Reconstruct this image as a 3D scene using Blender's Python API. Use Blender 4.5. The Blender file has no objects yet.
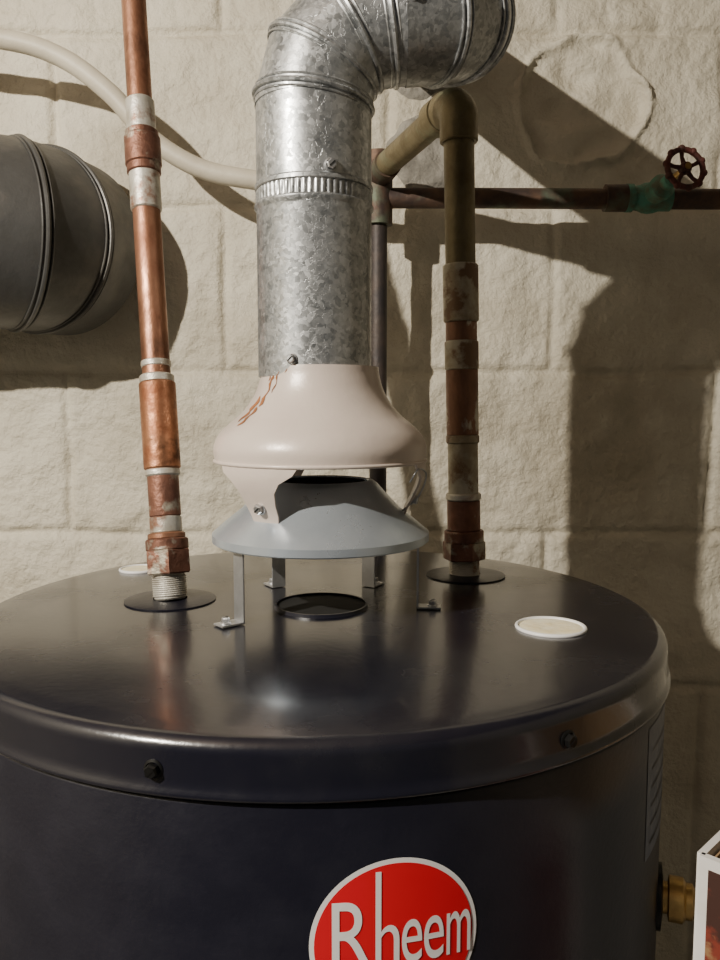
import bpy, bmesh, math, random
from mathutils import Vector, Matrix, noise
random.seed(4)
C = bpy.context.scene.collection

# ------------------------------------------------------------ materials
def mat(name, base, dark=None, rough=0.5, metal=0.0, nscale=20, bump=0.0, bscale=80, lo=0.4, hi=0.65,
        third=None, tscale=6, tlo=.55, thi=.65, rvar=0.0, spec=None, stretch=(1,1,1), bdist=.002, coat=0):
    m = bpy.data.materials.new(name); m.use_nodes = True
    n = m.node_tree.nodes; l = m.node_tree.links
    b = n['Principled BSDF']
    b.inputs['Roughness'].default_value = rough
    b.inputs['Metallic'].default_value = metal
    if coat:
        b.inputs['Coat Weight'].default_value = coat; b.inputs['Coat Roughness'].default_value = .12
    if spec is not None: b.inputs['Specular IOR Level'].default_value = spec
    b.inputs['Base Color'].default_value = (*base, 1)
    tc = n.new('ShaderNodeTexCoord'); mp = n.new('ShaderNodeMapping')
    mp.inputs['Scale'].default_value = stretch
    l.new(tc.outputs['Object'], mp.inputs['Vector'])
    out = None
    def nz(scale, detail=6):
        t = n.new('ShaderNodeTexNoise'); t.inputs['Scale'].default_value = scale
        t.inputs['Detail'].default_value = detail; t.inputs['Roughness'].default_value = .6
        l.new(mp.outputs['Vector'], t.inputs['Vector']); return t
    def ramp(src, a, c):
        r = n.new('ShaderNodeMapRange'); r.inputs['From Min'].default_value = a; r.inputs['From Max'].default_value = c
        l.new(src, r.inputs['Value']); return r.outputs['Result']
    if dark is not None:
        t = nz(nscale); f = ramp(t.outputs['Fac'], lo, hi)
        mx = n.new('ShaderNodeMix'); mx.data_type = 'RGBA'
        mx.inputs[6].default_value = (*base, 1); mx.inputs[7].default_value = (*dark, 1)
        l.new(f, mx.inputs[0]); out = mx.outputs[2]
        if rvar:
            r = n.new('ShaderNodeMapRange'); r.inputs['To Min'].default_value = rough; r.inputs['To Max'].default_value = rough + rvar
            l.new(f, r.inputs['Value']); l.new(r.outputs['Result'], b.inputs['Roughness'])
        if third is not None:
            t2 = nz(tscale); f2 = ramp(t2.outputs['Fac'], tlo, thi)
            m2 = n.new('ShaderNodeMix'); m2.data_type = 'RGBA'
            l.new(out, m2.inputs[6]); m2.inputs[7].default_value = (*third, 1)
            l.new(f2, m2.inputs[0]); out = m2.outputs[2]
        l.new(out, b.inputs['Base Color'])
    if bump:
        t = nz(bscale, 8); bp = n.new('ShaderNodeBump'); bp.inputs['Strength'].default_value = bump
        bp.inputs['Distance'].default_value = bdist
        l.new(t.outputs['Fac'], bp.inputs['Height']); l.new(bp.outputs['Normal'], b.inputs['Normal'])
    return m

M = {}
M['wall'] = mat('painted_block', (.70,.65,.53), (.57,.52,.41), .5, 0, 9, 1., 110, .4,.7, third=(.36,.31,.22), tscale=5, tlo=.51, thi=.82, bdist=.004)
M['wallside'] = mat('dark_block', (.30,.28,.23), (.22,.20,.16), .8, 0, 6, .6, 60)  # side walls, colour darkened to cut bounce light and raise contrast
M['concrete'] = mat('concrete', (.20,.19,.17), (.13,.12,.11), .9, 0, 8, .6, 60)
M['ceiling'] = mat('ceiling_boards', (.12,.09,.07), (.07,.055,.04), .8, 0, 5, .3, 40)
M['tank'] = mat('navy_enamel', (.009,.009,.016), (.012,.012,.020), .30, 0, 30, .12, 260, rvar=.05, spec=.5)
M['tanktop'] = mat('navy_enamel_dusty', (.009,.009,.016), (.017,.017,.023), .22, 0, 14, .08, 200, .45,.75, rvar=.12, spec=.75, coat=.35)
M['rust'] = mat('rust', (.36,.14,.05), (.20,.08,.035), .85, .0, 60, .8, 120)
M['iron'] = mat('old_iron', (.07,.05,.045), (.15,.09,.06), .6, .5, 40, .6, 90, third=(.12,.14,.10), tscale=14)
M['darkpipe'] = mat('dark_pipe', (.045,.04,.042), (.09,.07,.06), .55, .4, 30, .5, 90)
M['copper'] = mat('aged_copper', (.42,.21,.13), (.22,.095,.055), .36, .75, 45, .3, 150, .4,.65, third=(.10,.048,.03), tscale=26, tlo=.50, thi=.66, rvar=.2, stretch=(1,1,.5))
M['copperbr'] = mat('bright_copper', (.52,.25,.14), (.28,.11,.055), .34, .8, 50, .3, 150, rvar=.2, third=(.12,.055,.03), tscale=30, tlo=.54, thi=.68)
M['copperdk'] = mat('tarnished_copper', (.15,.07,.048), (.26,.12,.08), .5, .6, 60, .6, 120, third=(.40,.37,.30), tscale=34, tlo=.54, thi=.62)
M['coppertan'] = mat('brown_copper_flaked', (.19,.10,.065), (.27,.14,.09), .45, .6, 50, .6, 120, third=(.48,.44,.36), tscale=42, tlo=.56, thi=.61, stretch=(1,1,.5))
M['solder'] = mat('solder_sleeve', (.62,.60,.54), (.42,.38,.31), .42, .5, 50, .4, 130, third=(.28,.15,.10), tscale=40, tlo=.53, thi=.63)
M['green'] = mat('tarnished_brass', (.21,.175,.10), (.13,.10,.05), .45, .55, 30, .6, 120, third=(.20,.23,.15), tscale=22, tlo=.52, thi=.70)
M['patina'] = mat('painted_pale_pipe', (.48,.45,.36), (.30,.25,.17), .5, .3, 36, .5, 120, lo=.42, hi=.6, third=(.20,.125,.075), tscale=44, tlo=.50, thi=.57)
M['verdigris'] = mat('verdigris', (.09,.30,.22), (.12,.14,.09), .6, .2, 60, .8, 120)
M['redwheel'] = mat('rusty_red_paint', (.13,.035,.028), (.05,.025,.018), .65, .2, 60, .8, 120)
M['beige'] = mat('beige_enamel', (.66,.57,.51), (.59,.50,.45), .32, .05, 10, .15, 100)
M['bluesteel'] = mat('blue_grey_steel', (.60,.67,.75), (.47,.54,.62), .27, .65, 14, .1, 100, rvar=.1)
M['steel'] = mat('zinc_steel', (.62,.63,.65), (.42,.43,.44), .35, .8, 30, .2, 100)
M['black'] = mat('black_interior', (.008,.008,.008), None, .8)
M['screwdk'] = mat('black_screw', (.02,.02,.02), None, .3, .6)
M['brass'] = mat('brass', (.60,.40,.15), (.35,.22,.09), .35, .85, 40, .2, 100)
M['white'] = mat('white_vinyl', (.88,.88,.88), None, .35)
M['red'] = mat('red_vinyl', (.72,.008,.020), None, .35)
M['label'] = mat('paper_label', (.17,.18,.21), (.11,.12,.15), .45, 0, 90, 0, 1)
M['foam'] = mat('foam_cream', (.97,.92,.70), (.93,.82,.52), .6, 0, 60, .6, 120)
M['hose'] = mat('cream_hose', (.60,.55,.44), (.46,.41,.32), .5, 0, 12, .3, 90)
M['duct'] = mat('dusty_grey_metal', (.12,.12,.118), (.07,.068,.063), .42, .5, 9, .4, 60, third=(.20,.185,.165), tscale=12, tlo=.52, thi=.78, rvar=.15)
M['card'] = mat('cardboard', (.36,.24,.13), (.30,.19,.10), .85, 0, 30, .2, 90)
M['cardw'] = mat('white_carton', (.80,.79,.77), (.70,.68,.65), .7, 0, 30, .1, 90)
M['cardr'] = mat('red_brown_print', (.20,.035,.02), (.05,.02,.015), .6, 0, 40, lo=.45, hi=.55, third=(.30,.17,.08), tscale=25, tlo=.55, thi=.6)
M['patch'] = mat('raw_mortar', (.34,.32,.28), (.16,.15,.13), .9, 0, 25, 1., 70, bdist=.006)

def galv():
    m = bpy.data.materials.new('galvanised_spangle'); m.use_nodes = True
    n = m.node_tree.nodes; l = m.node_tree.links; b = n['Principled BSDF']
    tc = n.new('ShaderNodeTexCoord')
    ns = n.new('ShaderNodeTexNoise'); ns.inputs['Scale'].default_value = 140; ns.inputs['Detail'].default_value = 4
    l.new(tc.outputs['Object'], ns.inputs['Vector'])
    ad = n.new('ShaderNodeMixRGB'); ad.inputs[0].default_value = .010
    l.new(tc.outputs['Object'], ad.inputs[1]); l.new(ns.outputs['Color'], ad.inputs[2])
    v = n.new('ShaderNodeTexVoronoi'); v.inputs['Scale'].default_value = 320
    l.new(ad.outputs[0], v.inputs['Vector'])
    sp = n.new('ShaderNodeSeparateColor'); l.new(v.outputs['Color'], sp.inputs[0])
    n2 = n.new('ShaderNodeTexNoise'); n2.inputs['Scale'].default_value = 60; n2.inputs['Detail'].default_value = 10; n2.inputs['Roughness'].default_value = .75
    l.new(tc.outputs['Object'], n2.inputs['Vector'])
    mu = n.new('ShaderNodeMath'); mu.operation = 'MULTIPLY_ADD'; mu.inputs[1].default_value = .30
    l.new(sp.outputs[0], mu.inputs[0]); l.new(n2.outputs['Fac'], mu.inputs[2])
    cr = n.new('ShaderNodeValToRGB')
    cr.color_ramp.elements[0].position = .43; cr.color_ramp.elements[0].color = (.26,.275,.285,1)
    cr.color_ramp.elements[1].position = .90; cr.color_ramp.elements[1].color = (.62,.635,.645,1)
    l.new(mu.outputs[0], cr.inputs[0]); l.new(cr.outputs[0], b.inputs['Base Color'])
    b.inputs['Metallic'].default_value = .76
    r = n.new('ShaderNodeMapRange'); r.inputs['To Min'].default_value = .28; r.inputs['To Max'].default_value = .46
    l.new(sp.outputs[1], r.inputs['Value']); l.new(r.outputs['Result'], b.inputs['Roughness'])
    bp = n.new('ShaderNodeBump'); bp.inputs['Strength'].default_value = .4; bp.inputs['Distance'].default_value = .0005
    l.new(sp.outputs[2], bp.inputs['Height']); l.new(bp.outputs['Normal'], b.inputs['Normal'])
    return m
M['galv'] = galv()

# ------------------------------------------------------------ mesh helpers
def empty(name, loc=(0,0,0)):
    e = bpy.data.objects.new(name, None); e.location = loc; e.empty_display_size = .05
    C.objects.link(e); return e
def finish(bm, name, mats, parent=None, smooth=True, angle=35):
    bmesh.ops.recalc_face_normals(bm, faces=bm.faces)
    me = bpy.data.meshes.new(name); bm.to_mesh(me); bm.free()
    for k in (mats if isinstance(mats, (list, tuple)) else [mats]): me.materials.append(M[k])
    if smooth:
        for p in me.polygons: p.use_smooth = True
        try: me.set_sharp_from_angle(angle=math.radians(angle))
        except Exception: pass
    o = bpy.data.objects.new(name, me); C.objects.link(o)
    if parent:
        o.parent = parent; o.matrix_parent_inverse = Matrix.Translation(-Vector(parent.location))
    return o
def ring(bm, c, ax, r, segs, x0=None):
    ax = Vector(ax).normalized()
    if x0 is None:
        x0 = ax.orthogonal().normalized()
    y0 = ax.cross(x0).normalized()
    return [bm.verts.new(Vector(c) + x0*(r*math.cos(2*math.pi*i/segs)) + y0*(r*math.sin(2*math.pi*i/segs))) for i in range(segs)]
def bridge(bm, a, b, mi=0):
    n = len(a)
    for i in range(n):
        f = bm.faces.new((a[i], a[(i+1)%n], b[(i+1)%n], b[i])); f.material_index = mi
def cap(bm, a, mi=0):
    f = bm.faces.new(a); f.material_index = mi
def sweep(bm, pts, radii, segs=32, mi=0, caps=True):
    pts = [Vector(p) for p in pts]
    if not isinstance(radii, (list, tuple)): radii = [radii]*len(pts)
    n = len(pts); tang = []
    for i in range(n):
        t = Vector((0,0,0))
        if i > 0: t += (pts[i]-pts[i-1]).normalized()
        if i < n-1: t += (pts[i+1]-pts[i]).normalized()
        tang.append(t.normalized())
    x = tang[0].orthogonal().normalized(); prev = None; rings = []
    for i in range(n):
        x = (x - tang[i]*x.dot(tang[i])).normalized()
        rg = ring(bm, pts[i], tang[i], radii[i], segs, x)
        if prev: bridge(bm, prev, rg, mi)
        prev = rg; rings.append(rg)
    if caps: cap(bm, rings[0], mi); cap(bm, rings[-1], mi)
    return rings
def lathe(bm, prof, c=(0,0,0), ax=(0,0,1), segs=96, mi=0, capa=False, capb=False, close=False):
    ax = Vector(ax).normalized(); x0 = ax.orthogonal().normalized() if abs(ax.z) < .999 else Vector((1,0,0))
    prev = None; first = None
    for r, z in prof:
        rg = ring(bm, Vector(c)+ax*z, ax, max(r, 1e-5), segs, x0)
        if prev: bridge(bm, prev, rg, mi)
        else: first = rg
        prev = rg
    if close: bridge(bm, prev, first, mi)
    if capa: cap(bm, first, mi)
    if capb: cap(bm, prev, mi)
def catmull(P, k=8):
    P = [Vector(p) for p in P]; P = [P[0]*2-P[1]] + P + [P[-1]*2-P[-2]]; out = []
    for i in range(1, len(P)-2):
        for j in range(k):
            t = j/k; a,b,c,d = P[i-1:i+3]
            out.append(.5*((2*b)+(c-a)*t+(2*a-5*b+4*c-d)*t*t+(3*b-a-3*c+d)*t**3))
    out.append(P[-2]); return out
def torus(bm, c, ax, R, r, seg=64, ms=10, mi=0):
    prof = [(R + r*math.cos(2*math.pi*i/ms), r*math.sin(2*math.pi*i/ms)) for i in range(ms)]
    lathe(bm, prof, c, ax, seg, mi, close=True)
def boxm(bm, c, sx, sy, sz, rot=None, mi=0, bev=0):
    r = bmesh.ops.create_cube(bm, size=1)
    v = r['verts']
    mt = Matrix.Translation(c) @ (rot.to_4x4() if rot else Matrix()) @ Matrix.Diagonal((sx, sy, sz, 1))
    bmesh.ops.transform(bm, matrix=mt, verts=v)
    fs = {f for q in v for f in q.link_faces}
    for f in fs: f.material_index = mi
    if bev:
        es = {e for q in v for e in q.link_edges}
        bmesh.ops.bevel(bm, geom=list(es), offset=bev, segments=2, affect='EDGES')
def screw(name, c, ax, r, parent, mk='steel', slot='black'):
    """hex washer head screw with a slot"""
    ax = Vector(ax).normalized(); c = Vector(c); bm = bmesh.new()
    lathe(bm, [(r*1.35, -.001),(r*1.35, .0006),(r*1.05,.0011)], c, ax, 24, 0, True, False)
    lathe(bm, [(r, .0009),(r, .0032),(r*.8,.0042)], c, ax, 6, 0, True, True)
    x = ax.orthogonal().normalized(); y = ax.cross(x)
    R = Matrix((x, y, ax)).transposed()
    boxm(bm, c + ax*.0040, r*1.5, r*.28, .0010, R, 1)
    return finish(bm, name, [mk, slot], parent, True, 25)

TOP = 1.2
DUCT_IN = Vector((.108, .40, 1.795))      # where the flue enters the wall
# ------------------------------------------------------------ room
def hgt(x, z):
    wob = noise.noise(Vector((x*7, 3.1, z*7)))*.005
    row = (z+wob-1.397)/.203; k = math.floor(row); fz = (row-k)*.203
    dz = min(fz, .203-fz)
    off = -.133 if k % 2 == 0 else .070
    col = (x+wob-off)/.406; fx = (col-math.floor(col))*.406
    dx = min(fx, .406-fx)
    g = max(math.exp(-(dz/.0050)**2), .9*math.exp(-(dx/.0046)**2))
    h = -.0074*g*(.80+.7*noise.noise(Vector((x*16, 7, z*16))))
    bid = (k*7.3+math.floor(col)*3.7)
    h += .0018*math.sin(bid*5.1)
    h += noise.noise(Vector((x*11, 0, z*11)))*.0036 + noise.noise(Vector((x*30, 5, z*30)))*.0032 + noise.noise(Vector((x*80, 9, z*80)))*.0014
    # plastered-over round patch
    ax, az = x-.300, z-1.722; a = math.atan2(az, ax)
    rr = .074*(1+.22*noise.noise(Vector((math.cos(a)*1.6, math.sin(a)*1.6, 4))) )
    d = math.hypot(ax, az*.92)
    h += .0110*math.exp(-((d-rr)/.0045)**2)*(.45+.9*abs(noise.noise(Vector((a*2, 1, 0)))+.3))
    if d < rr: h += -.004 + .008*noise.noise(Vector((x*30, 2, z*30)))
    return h
WY = .40
bm = bmesh.new()
xs = [-1.6,-1.2,-.9] + [-.62+.0036*i for i in range(356)] + [.9,1.2,1.6]
zs = [0,.5,.85] + [.98+.0036*i for i in range(266)] + [2.2,2.4]
grid = []
for z in zs:
    rowv = []
    for x in xs:
        rowv.append(bm.verts.new((x, WY - hgt(x, z), z)))
    grid.append(rowv)
for j in range(len(zs)-1):
    for i in range(len(xs)-1):
        f = bm.faces.new((grid[j][i], grid[j][i+1], grid[j+1][i+1], grid[j+1][i]))
wall = finish(bm, 'wall_back', 'wall', None, True, 180)
bm = bmesh.new(); boxm(bm, (0, WY+.09, 1.2), 3.2, .14, 2.4); finish(bm, 'wall_core', 'concrete', wall, False)
for nm, c, s, k in (('wall_left', (-1.65,-.8,1.2), (.1,2.5,2.4), 'wallside'), ('wall_right', (1.65,-.8,1.2), (.1,2.5,2.4), 'wallside'),
                    ('floor', (0,-.8,-.05), (3.4,2.6,.1), 'concrete'), ('ceiling', (0,-.8,2.45), (3.4,2.6,.1), 'ceiling')):
    bm = bmesh.new(); boxm(bm, c, *s); finish(bm, nm, k, None, False)
# lumpy mortar around the flue entry, crumbling below it
bm = bmesh.new()
for cx, cz, rx, rz in ((.108,1.795,.072,.070),(.120,1.660,.055,.050)):
    rows = []; N = 56
    for j in range(0, 13):
        t = j/12; rg = []
        for i in range(N):
            a = 2*math.pi*i/N
            w = 1+.22*noise.noise(Vector((math.cos(a)*2, math.sin(a)*2, cz*9)))
            x = cx+rx*w*t*math.cos(a); z = cz+rz*w*t*math.sin(a)
            y = WY-.010*math.sqrt(max(0,1-t**4))+.004-.009*noise.noise(Vector((x*45, 3, z*45)))*(1-t)
            if j == 12: y = WY+.006
            rg.append(bm.verts.new((x, y, z)))
        if rows: bridge(bm, rows[-1], rg)
        rows.append(rg)
finish(bm, 'mortar_patch', 'patch', wall, True, 180)

# ------------------------------------------------------------ water heater
CY = .010
RJ = .2582
wh = empty('water_heater', (0,CY,0))
O = (0,CY,0)
bm = bmesh.new()
lathe(bm, [(.248,0),(.252,.01),(.252,.05),(RJ,.055),(RJ,1.1655),(RJ-.0008,1.1672),(RJ-.003,1.1680),(RJ-.003,1.174)], O, segs=160, capa=True)
finish(bm, 'tank_jacket', 'tank', wh, True, 50)
bm = bmesh.new()
lathe(bm, [(.2560,1.1690),(.2600,1.1688),(.2612,1.1694),(.2616,1.1704),(.2613,1.1716),(.2606,1.1730),(.2599,1.1750),(.2596,1.1775),(.2592,1.1900)] +
      [(.2512+.0080*math.cos(a), 1.1905+.0080*math.sin(a)) for a in [math.radians(q) for q in range(6,91,7)]] +
      [(.247,1.1989),(.240,1.1995),(.15,1.1998),(.05,1.2),(.0,1.2)], O, segs=160)
bmesh.ops.remove_doubles(bm, verts=bm.verts, dist=.0002)
finish(bm, 'lid', 'tanktop', wh, True, 60)
for i, a in enumerate((-104.5, -56.7, -5, 150, 205)):
    an = math.radians(a)
    screw('lid_screw_%d' % (i+1), (.2592*math.cos(an), CY+.2592*math.sin(an), 1.1815), (math.cos(an), math.sin(an), 0), .0038, wh, 'screwdk', 'screwdk')
for i, (x, y, r) in enumerate(((.168,-.060,.0230), (-.176,.140,.0170))):
    bm = bmesh.new(); lathe(bm, [(0.0001,.0006),(r*.6,.0007),(r*.88,.0009),(r,.0002)], (x,y,TOP), segs=48); finish(bm, 'foam_plug_%d' % (i+1), 'foam', wh)
    bm = bmesh.new(); torus(bm, (x,y,TOP+.0004), (0,0,1), r*1.02, .0014); finish(bm, 'plug_ring_%d' % (i+1), 'white', wh)
for i, (x, y) in enumerate(((-.118,.020),(.131,.114))):
    bm = bmesh.new(); lathe(bm, [(.036,.0001),(.036,.0009),(.033,.0014),(.018,.0018),(.0135,.0018)], (x,y,TOP), segs=48); finish(bm, 'pipe_collar_%d' % (i+1), 'tank', wh)
bm = bmesh.new(); lathe(bm, [(.0365,.0),(.0360,.0025),(.0345,.0025),(.0345,.0)], (.004,0,TOP), segs=64); finish(bm, 'flue_collar', 'tank', wh)
bm = bmesh.new(); lathe(bm, [(.0001,.0008),(.0345,.0008)], (.004,0,TOP), segs=64); finish(bm, 'flue_shade_disc', 'black', wh)  # black disc on the closed lid, painted as the shade of a flue hole

def onjacket(phi0, s, z, lift):
    a = phi0 + s/RJ; return Vector(((RJ+lift)*math.cos(a), CY+(RJ+lift)*math.sin(a), z))
LP = math.radians(-78.5); LZ = 1.0958; KS = 1.045
def disc(name, rad, lift, k):
    bm = bmesh.new(); N = 72; K = 8; prev = None
    c = bm.verts.new(onjacket(LP, 0, LZ, lift))
    for j in range(1, K+1):
        rg = [bm.verts.new(onjacket(LP, rad*j/K*math.cos(2*math.pi*i/N), LZ+rad*j/K*math.sin(2*math.pi*i/N), lift)) for i in range(N)]
        for i in range(N):
            if prev: bm.faces.new((prev[i], prev[(i+1)%N], rg[(i+1)%N], rg[i]))
            else: bm.faces.new((c, rg[i], rg[(i+1)%N]))
        prev = rg
    finish(bm, name, k, wh)
disc('logo_border', .0424, .0003, 'white')
disc('logo_field', .0400, .0005, 'red')
def glyph(ch, x0, x1, z0, z1, name, lift=.0008, bold=.0, k='white'):
    cu = bpy.data.curves.new('tmp', 'FONT'); cu.body = ch; cu.size = 1; cu.offset = bold; cu.resolution_u = 8
    o = bpy.data.objects.new('tmp', cu); C.objects.link(o)
    bpy.context.view_layer.update()
    me = bpy.data.meshes.new_from_object(o.evaluated_get(bpy.context.evaluated_depsgraph_get()))
    bpy.data.objects.remove(o)
    X = [v.co.x for v in me.vertices]; Y = [v.co.y for v in me.vertices]
    ax, bx, ay, by = min(X), max(X), min(Y), max(Y)
    bm = bmesh.new(); bm.from_mesh(me)
    for v in bm.verts:
        s = x0 + (v.co.x-ax)/(bx-ax)*(x1-x0); yy = (v.co.y-ay)/(by-ay)
        if ch == 'h':      # long ascender: lower part keeps x-height
            xh = .72; yy = yy/xh*(.0210/(z1-z0)) if yy < xh else (.0210/(z1-z0)) + (yy-xh)/(1-xh)*(1-.0210/(z1-z0))
        v.co = onjacket(LP, s*KS, LZ + (z0 + yy*(z1-z0))*KS, lift)
    bpy.data.meshes.remove(me)
    finish(bm, name, k, wh, False)
glyph('R', -.0300, -.0115, -.0110, .0215, 'logo_letter_1')
glyph('h', -.0098, .0015, -.0110, .0350, 'logo_letter_2')
glyph('e', .0027, .0125, -.0113, .0100, 'logo_letter_3')
glyph('e', .0135, .0233, -.0113, .0100, 'logo_letter_4')
glyph('m', .0248, .0372, -.0110, .0100, 'logo_letter_5')
def patch(name, a0, a1, z0, z1, k, lift):
    bm = bmesh.new(); pv = None
    for i in range(25):
        a = math.radians(a0+(a1-a0)*i/24)
        v = [bm.verts.new(((RJ+lift)*math.cos(a), CY+(RJ+lift)*math.sin(a), z)) for z in (z0, z1)]
        if pv: bm.faces.new((pv[0], v[0], v[1], pv[1]))
        pv = v
    finish(bm, name, k, wh)
patch('rating_label', -36, 12, 1.075, 1.160, 'label', .0003)
for i in range(6):
    patch('label_print_%d' % (i+1), -34, 8, 1.083+i*.012, 1.0848+i*.012, 'tank', .0005)
bm = bmesh.new(); a = math.radians(-20); d = Vector((math.cos(a), math.sin(a), 0)); p = d*.2575 + Vector((0,CY,1.013))
lathe(bm, [(.022,0),(.022,.003),(.015,.004)], p, d, 32, 1, False, False)
lathe(bm, [(.0105,.003),(.0105,.007),(.0150,.008),(.0150,.017),(.012,.019),(.012,.023),(.009,.025)], p, d, 32, 0, True, True)
finish(bm, 'side_outlet_fitting', ['brass','screwdk'], wh, True, 30)

# ------------------------------------------------------------ draft hood (centred slightly off the duct)
HX = .004
dh = empty('draft_hood', (HX,0,TOP))
bm = bmesh.new()
outer = catmull([Vector((r,0,z)) for r,z in [(.0440,1.3840),(.0450,1.3765),(.0482,1.3660),(.0540,1.3560),(.0615,1.3475),(.0700,1.3405),(.0770,1.3330),(.0806,1.3240),(.0797,1.3140)]], 5)
po = [(v.x, v.z) for v in outer]; pi_ = [(r-.0012, z-.0006) for r,z in reversed(po)]
lathe(bm, po+pi_, (HX,0,0), segs=96, close=True)
torus(bm, (HX,0,1.3140), (0,0,1), .0797, .0014, 96, 8)
for az in (-124, -2, 118):
    rows = [(.0797,1.3150,.46),(.0800,1.308,.40),(.0790,1.302,.27),(.0760,1.295,.21),(.0715,1.286,.19),(.0670,1.278,.185),(.0650,1.272,.17)]
    pf = pb = None
    for r, z, hw in rows:
        f = []; b = []
        for i in range(9):
            a = math.radians(az) + hw*(-1+2*i/8)
            f.append(bm.verts.new((HX+r*math.cos(a), r*math.sin(a), z))); b.append(bm.verts.new((HX+(r-.0016)*math.cos(a), (r-.0016)*math.sin(a), z)))
        if pf:
            for i in range(8):
                bm.faces.new((pf[i], pf[i+1], f[i+1], f[i])); bm.faces.new((pb[i+1], pb[i], b[i], b[i+1]))
            bm.faces.new((pf[0], f[0], b[0], pb[0])); bm.faces.new((f[8], pf[8], pb[8], b[8]))
        pf, pb = f, b
    for i in range(8): bm.faces.new((pf[i], pf[i+1], pb[i+1], pb[i]))
finish(bm, 'hood_cap', 'beige', dh, True, 45)
for i,(az, t0, t1, w) in enumerate(((-139,1,8,.0012), (-136,5,17,.0019), (-146,12,24,.0030), (-141,16,26,.0018), (-128,1,12,.0010), (-120,2,5,.0008))):
    bm = bmesh.new(); pv=None
    for j in range(t0, t1):
        r, z = po[j]; a = math.radians(az - .35*(j-t0) + 1.1*math.sin(j*1.3+i)); da = w*(.2+.9*random.random())/r
        if j in (t0, t1-1): da *= .2
        v=[bm.verts.new((HX+(r+.0003)*math.cos(a+s*da),(r+.0003)*math.sin(a+s*da), z+.0003)) for s in (-1,1)]
        if pv: bm.faces.new((pv[0],pv[1],v[1],v[0]))
        pv=v
    finish(bm, 'rust_streak_%d'%(i+1), 'rust', dh)
bm = bmesh.new()
co = [(.0370,1.2990),(.0400,1.2985),(.0440,1.2955),(.0500,1.2885),(.0610,1.2770),(.0730,1.2675),(.0805,1.2610),(.0828,1.2590),(.0828,1.2535),(.0806,1.2525)]
ci = [(r-.0014, z-.0010) for r,z in reversed(co[:-1])]
lathe(bm, co+ci, (HX,0,0), segs=96, close=True)
finish(bm, 'diverter_cone', 'bluesteel', dh, True, 40)
bm = bmesh.new(); lathe(bm, [(.036,1.2975),(.033,1.245),(.032,1.245),(.034,1.2975)], (HX,0,0), segs=64, close=True); finish(bm, 'inner_sleeve', 'black', dh)
for i, az in enumerate((-139, -4, 60, 122)):
    a = math.radians(az); u = Vector((math.cos(a), math.sin(a), 0)); t = Vector((-u.y, u.x, 0)); H = Vector((HX,0,0))
    Rm = Matrix((t, u, Vector((0,0,1)))).transposed()
    bm = bmesh.new()
    boxm(bm, H+u*.0745+Vector((0,0,1.2310)), .0125, .0014, .060, Rm, 0, .0003)
    boxm(bm, H+u*.0830+Vector((0,0,1.2012)), .0125, .0185, .0014, Rm, 0, .0003)
    boxm(bm, H+u*.0765+Vector((0,0,1.2605)), .0125, .0050, .0014, Rm, 0, .0003)
    finish(bm, 'hood_leg_%d' % (i+1), 'steel', dh, True, 30)
    screw('leg_screw_%d' % (i+1), H+u*.086+Vector((0,0,1.2022)), (0,0,1), .0030, dh)
for i, az in enumerate((-124, -2, 118)):
    a = math.radians(az); screw('tab_screw_%d' % (i+1), (HX+.0702*math.cos(a), .0702*math.sin(a), 1.284), (math.cos(a)*.85, math.sin(a)*.85, -.2), .0036, dh)
bm = bmesh.new(); sweep(bm, catmull([(.070,-.035,1.300),(.076,-.040,1.310),(.083,-.022,1.304),(.078,-.015,1.288),(.066,-.010,1.276)], 6), .0007, 8)
finish(bm, 'spill_wire', 'steel', dh)

# ------------------------------------------------------------ vent pipe
vp = empty('vent_pipe', (0,0,1.38))
bm = bmesh.new()
DR = .0425; Zc = 1.502
lathe(bm, [(DR-.0012,1.376),(DR,1.3765),(DR,1.400),(DR,Zc-.006),(DR+.0004,Zc-.0045),(DR+.0016,Zc-.003),(DR+.0016,Zc-.0012),(DR+.0004,Zc)], segs=96)
segs = 240; prev = None
for z, am in ((Zc,.0),(Zc+.0012,.0008),(Zc+.0085,.0008),(Zc+.0098,.0)):
    rg = []
    for i in range(segs):
        a = 2*math.pi*i/segs; rr = DR - .0002 + am*math.cos(a*60)
        rg.append(bm.verts.new((rr*math.cos(a), rr*math.sin(a), z)))
    if prev: bridge(bm, prev, rg)
    prev = rg
lathe(bm, [(DR+.0002,Zc+.0098),(DR+.0012,Zc+.0105),(DR+.0012,Zc+.013),(DR,Zc+.0142),(DR,1.574)], segs=96)
finish(bm, 'vertical_duct', 'galv', vp, True, 40)
def elbow(name, c, f, t, Rb, n, r, start_len=0, end_len=0, k='galv', parent=None, bead=.0019):
    c = Vector(c); f = Vector(f).normalized(); t = Vector(t).normalized()
    ang = f.angle(t); axn = f.cross(t).normalized(); side = (axn.cross(f)).normalized()
    cen = c + side*Rb
    bm = bmesh.new(); pts = [c - f*start_len] if start_len else []
    for i in range(n+1):
        pts.append(cen + Matrix.Rotation(ang*i/n, 3, axn) @ (c-cen))
    if end_len: pts.append(pts[-1] + t*end_len)
    m = len(pts); tg = []
    for i in range(m):
        q = Vector((0,0,0))
        if i: q += (pts[i]-pts[i-1]).normalized()
        if i < m-1: q += (pts[i+1]-pts[i]).normalized()
        tg.append(q.normalized())
    tg[0] = f; tg[-1] = t
    for i in range(m-1):
        a = ring(bm, pts[i], tg[i], r, 96, axn); b = ring(bm, pts[i+1], tg[i+1], r, 96, axn)
        bridge(bm, a, b)
    for i in range(1, m-1):
        torus(bm, pts[i], tg[i], r+bead*.25, bead, 96, 8)
        for s in (-1, 1): torus(bm, pts[i]+tg[i]*s*bead*2.2, tg[i], r-.0001, bead*.45, 96, 6)
    finish(bm, name, k, parent, True, 40)
    return pts[-1]
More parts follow.
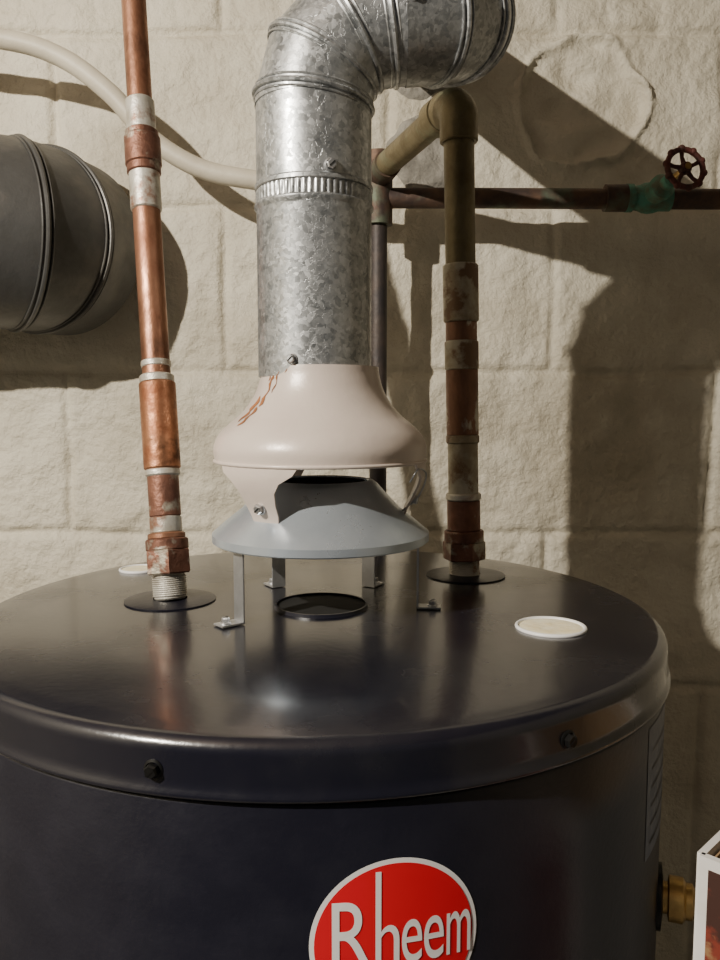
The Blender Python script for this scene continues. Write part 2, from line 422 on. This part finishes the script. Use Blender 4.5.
e1 = elbow('elbow_lower', (0,0,1.576), (0,0,1), (1,0,.06), .057, 3, DR+.0006, .004, .012, 'galv', vp)
back = (DUCT_IN - Vector((.112,.045,1.648))).normalized()
e2 = elbow('elbow_upper', e1, (1,0,.06), back, .043, 3, DR+.0014, 0, .01, 'galv', vp)
bm = bmesh.new(); sweep(bm, [e2-back*.004, DUCT_IN], DR, 64, caps=False); finish(bm, 'flue_to_chimney', 'galv', vp, True, 40)
screw('duct_screw_1', (.014,-.0410,1.5205), (.3,-1,.0), .0036, vp)
screw('duct_screw_2', (-.014,-.0405,1.388), (-.3,-1,.0), .0030, vp)
screw('duct_screw_3', (e1.x+.004,-.0425,e1.z-.002), (0,-1,-.1), .0034, vp)

# ------------------------------------------------------------ pipes
def run(bm, p0, p1, segs_, nseg=32):
    """stack of straight sleeves along a line: (z0,z1,r,mat_index); negative radius = hex nut"""
    p0 = Vector(p0); p1 = Vector(p1); d = (p1-p0)
    def P(z): return p0 + d*((z-p0.z)/d.z)
    for z0, z1, r, mi in segs_:
        e = min(.0012, (z1-z0)*.2)
        n = 6 if r < 0 else nseg; r = abs(r)
        a = None
        for z, q in ((z0, r-.0012), (z0+e, r), (z1-e, r), (z1, r-.0012)):
            b = ring(bm, P(z), d, q, n)
            if a: bridge(bm, a, b, mi)
            else: cap(bm, b, mi)
            a = b
        cap(bm, a, mi)
def threads(bm, p0, p1, z0, z1, r, mi, step=.0016):
    z = z0; p0=Vector(p0); p1=Vector(p1); d=p1-p0
    while z < z1:
        torus(bm, p0+d*((z-p0.z)/d.z), d, r, .0008, 32, 6, mi); z += step

cp = empty('copper_pipe', (-.118,.020,TOP))
bm = bmesh.new(); a0 = (-.118,.020,1.2); a1 = (-.160,.110,1.705)
run(bm, a0, a1, [(1.2005,1.238,.0125,3),(1.2205,1.240,-.0190,2),(1.239,1.2485,.0170,2),(1.248,1.2530,.0150,0),
    (1.2525,1.2660,.0128,3),(1.2655,1.300,.0126,2),(1.298,1.3040,.0140,3),(1.3035,1.3740,.0148,4),(1.373,1.3800,.0140,3),
    (1.379,1.5180,.0114,0),(1.386,1.392,.0122,3),(1.5170,1.5500,.0128,3),(1.548,1.556,.0140,2),(1.555,1.5800,.0150,2),(1.579,1.585,.0138,2),(1.584,1.612,.0120,3),(1.611,2.398,.0104,0)])
threads(bm, a0, a1, 1.204, 1.219, .0128, 3)
finish(bm, 'pipe_run', ['copper','solder','copperdk','solder','copperbr'], cp, True, 40)

cq = empty('copper_pipe.001', (.131,.114,TOP))
bm = bmesh.new(); b0 = (.130,.114,1.2); b1 = (.120,.118,1.625)
run(bm, b0, b1, [(1.2005,1.235,.0130,1),(1.2150,1.2320,-.0195,2),(1.231,1.2420,.0180,2),(1.2415,1.2700,.0150,2),(1.2695,1.276,.0160,1),
    (1.275,1.322,.0136,3),(1.321,1.329,.0150,3),(1.328,1.388,.0145,4),(1.387,1.413,.0152,3),(1.412,1.4300,.0140,4),(1.4295,1.4800,.0158,3),
    (1.479,1.590,.0134,0),(1.585,1.604,.0168,0)])
threads(bm, b0, b1, 1.202, 1.214, .0132, 1)
pe = catmull([Vector((.1205,.1178,1.600)), Vector((.1202,.1178,1.609)), Vector((.1170,.1260,1.6175)), Vector((.1110,.1420,1.6200))], 6)
sweep(bm, pe, .0168, 32, 0)
sweep(bm, [(.1120,.1390,1.6198),(.0640,.2830,1.6160)], .0130, 32, 0)
sweep(bm, [(.1090,.1460,1.6196),(.1030,.1610,1.6192)], .0163, 32, 0)
finish(bm, 'pipe_run', ['green','solder','copperdk','patina','coppertan'], cq, True, 40)

wp = empty('iron_water_pipe', (.2,.325,1.590))
bm = bmesh.new(); PY = .325; PZ = 1.590; PX = .055
sweep(bm, [(PX,PY,PZ),(.150,PY,PZ),(.335,PY,PZ-.001)], .0113, 32, 0)
sweep(bm, [(.385,PY,PZ-.001),(1.2,PY,PZ-.004)], .0113, 32, 0)
sweep(bm, [(.312,PY,PZ),(.336,PY,PZ)], .0150, 32, 0)
sweep(bm, [(PX,PY,1.640),(PX,PY,1.56)], .0160, 32, 0)
sweep(bm, [(PX,PY,0.0),(PX,PY,1.57)], .0100, 32, 1)
sweep(bm, [(.0645,.2815,1.6162),(PX,PY,1.6145)], .0150, 32, 0)
finish(bm, 'pipe_run', ['iron','darkpipe'], wp, True, 40)
bm = bmesh.new()
sweep(bm, [(.336,PY,PZ),(.343,PY,PZ),(.344,PY,PZ),(.350,PY,PZ),(.356,PY,PZ),(.362,PY,PZ),(.368,PY,PZ),(.374,PY,PZ),(.386,PY,PZ)], [.0155,.0155,.0130,.0140,.0165,.0172,.0165,.0145,.0145], 32, 0)
sax = Vector((.014,-.075,.014)).normalized(); so = Vector((.362,PY,PZ))
lathe(bm, [(.0125,.010),(.0125,.022),(.0140,.024),(.0140,.030),(.0105,.034),(.0080,.036),(.0080,.046),(.006,.048)], so, sax, 24, 0, False, True)
lathe(bm, [(.0035,.040),(.0035,.078)], so, sax, 16, 2, False, True)
wc = so+sax*.072
torus(bm, wc, sax, .0205, .0030, 60, 10, 1)
lathe(bm, [(.0060,-.004),(.0065,.002),(.005,.005)], wc, sax, 20, 1, True, True)
x0 = sax.orthogonal().normalized(); y0 = sax.cross(x0)
for i in range(5):
    a = 2*math.pi*i/5+.3; u = x0*math.cos(a)+y0*math.sin(a)
    sweep(bm, [wc+u*.004-sax*.001, wc+u*.013-sax*.002, wc+u*.0205], [.0028,.0020,.0026], 10, 1)
for i in range(10):
    a = 2*math.pi*i/10+.3; u = x0*math.cos(a)+y0*math.sin(a)
    bmesh.ops.create_icosphere(bm, subdivisions=2, radius=.0041, matrix=Matrix.Translation(wc+u*.0214))
for f in bm.faces:
    if len(f.verts) == 3: f.material_index = 1
finish(bm, 'gate_valve', ['verdigris','redwheel','brass'], wp, True, 40)

# ------------------------------------------------------------ old exhaust duct entering the wall
Z = 1.543
ed = empty('exhaust_duct', (-.5,.24,Z))
c0 = Vector((-.378,.286,Z)); f0 = Vector((1,.12,0)).normalized()
bm = bmesh.new(); sweep(bm, [c0-f0*.95, c0-f0*.010], .1015, 72, 0, caps=False)
finish(bm, 'duct_body', 'duct', ed, True, 40)
ee = elbow('duct_elbow', c0, f0, (.25,1,0), .052, 2, .1030, .012, .050, 'duct', ed, .0026)
screw('duct_screw', (-.345,.180,1.556), (.2,-1,.1), .0035, ed)

# ------------------------------------------------------------ cream hose
bm = bmesh.new()
hp = catmull([(-1.25,.34,1.80),(-.75,.32,1.785),(-.48,.31,1.765),(-.357,.30,1.752),(-.292,.30,1.733),(-.239,.30,1.695),(-.196,.30,1.648),(-.143,.30,1.616),(-.082,.30,1.603),(-.02,.303,1.598),(.025,.306,1.594),(.036,.306,1.593)], 8)
sweep(bm, hp, .0105, 24, 0); finish(bm, 'drain_hose', 'hose')

# ------------------------------------------------------------ carton standing right of the tank
bx = empty('cardboard_box', (.352,-.21,0))
A = Vector((.213,-.21,0)); s = .2; h = 1.121; t = .004
Rz = Matrix.Rotation(math.radians(45), 3, 'Z')
ctr = A + Rz @ Vector((s/2, -s/2, 0))
bm = bmesh.new()
for lx, ly, sx, sy in ((-s/2+0,0,t,s),(s/2,0,t,s),(0,-s/2,s,t),(0,s/2,s,t)):
    boxm(bm, ctr + Rz @ Vector((lx, ly, 0)) + Vector((0,0,h/2)), sx, sy, h, Rz, 0)
for lx, ly, sx, sy in ((-s/2+t,0,.001,s-2*t),(s/2-t,0,.001,s-2*t),(0,-s/2+t,s-2*t,.001),(0,s/2-t,s-2*t,.001)):
    boxm(bm, ctr + Rz @ Vector((lx, ly, 0)) + Vector((0,0,h/2-.002)), sx, sy, h-.004, Rz, 1)
boxm(bm, ctr + Vector((0,0,.004)), s-t, s-t, t, Rz, 1)
boxm(bm, ctr + Rz @ Vector((-s/2-.0024, 0, 0)) + Vector((0,0,h-.006-.15)), .0006, s-.010, .30, Rz, 2)
finish(bm, 'box_walls', ['cardw','card','cardr'], bx, False)

# ------------------------------------------------------------ light
def point(name, loc, e, r, col):
    ld = bpy.data.lights.new(name, 'POINT'); ld.energy = e; ld.shadow_soft_size = r; ld.color = col
    o = bpy.data.objects.new(name, ld); o.location = loc; C.objects.link(o); return o
point('bulb_light', (-.80,-.84,1.95), 114, .012, (1,.92,.79))
w = bpy.data.worlds.new('World'); bpy.context.scene.world = w; w.use_nodes = True
w.node_tree.nodes['Background'].inputs[0].default_value = (.85,.90,1,1)
w.node_tree.nodes['Background'].inputs[1].default_value = .035

# ------------------------------------------------------------ camera
cd = bpy.data.cameras.new('camera'); cd.sensor_fit = 'VERTICAL'; cd.sensor_height = 36; cd.lens = 30; cd.clip_start = .02
co_ = bpy.data.objects.new('camera', cd); co_.location = (.034,-.61,1.355)
co_.rotation_euler = (math.radians(90-5.3), 0, 0); C.objects.link(co_)
bpy.context.scene.camera = co_
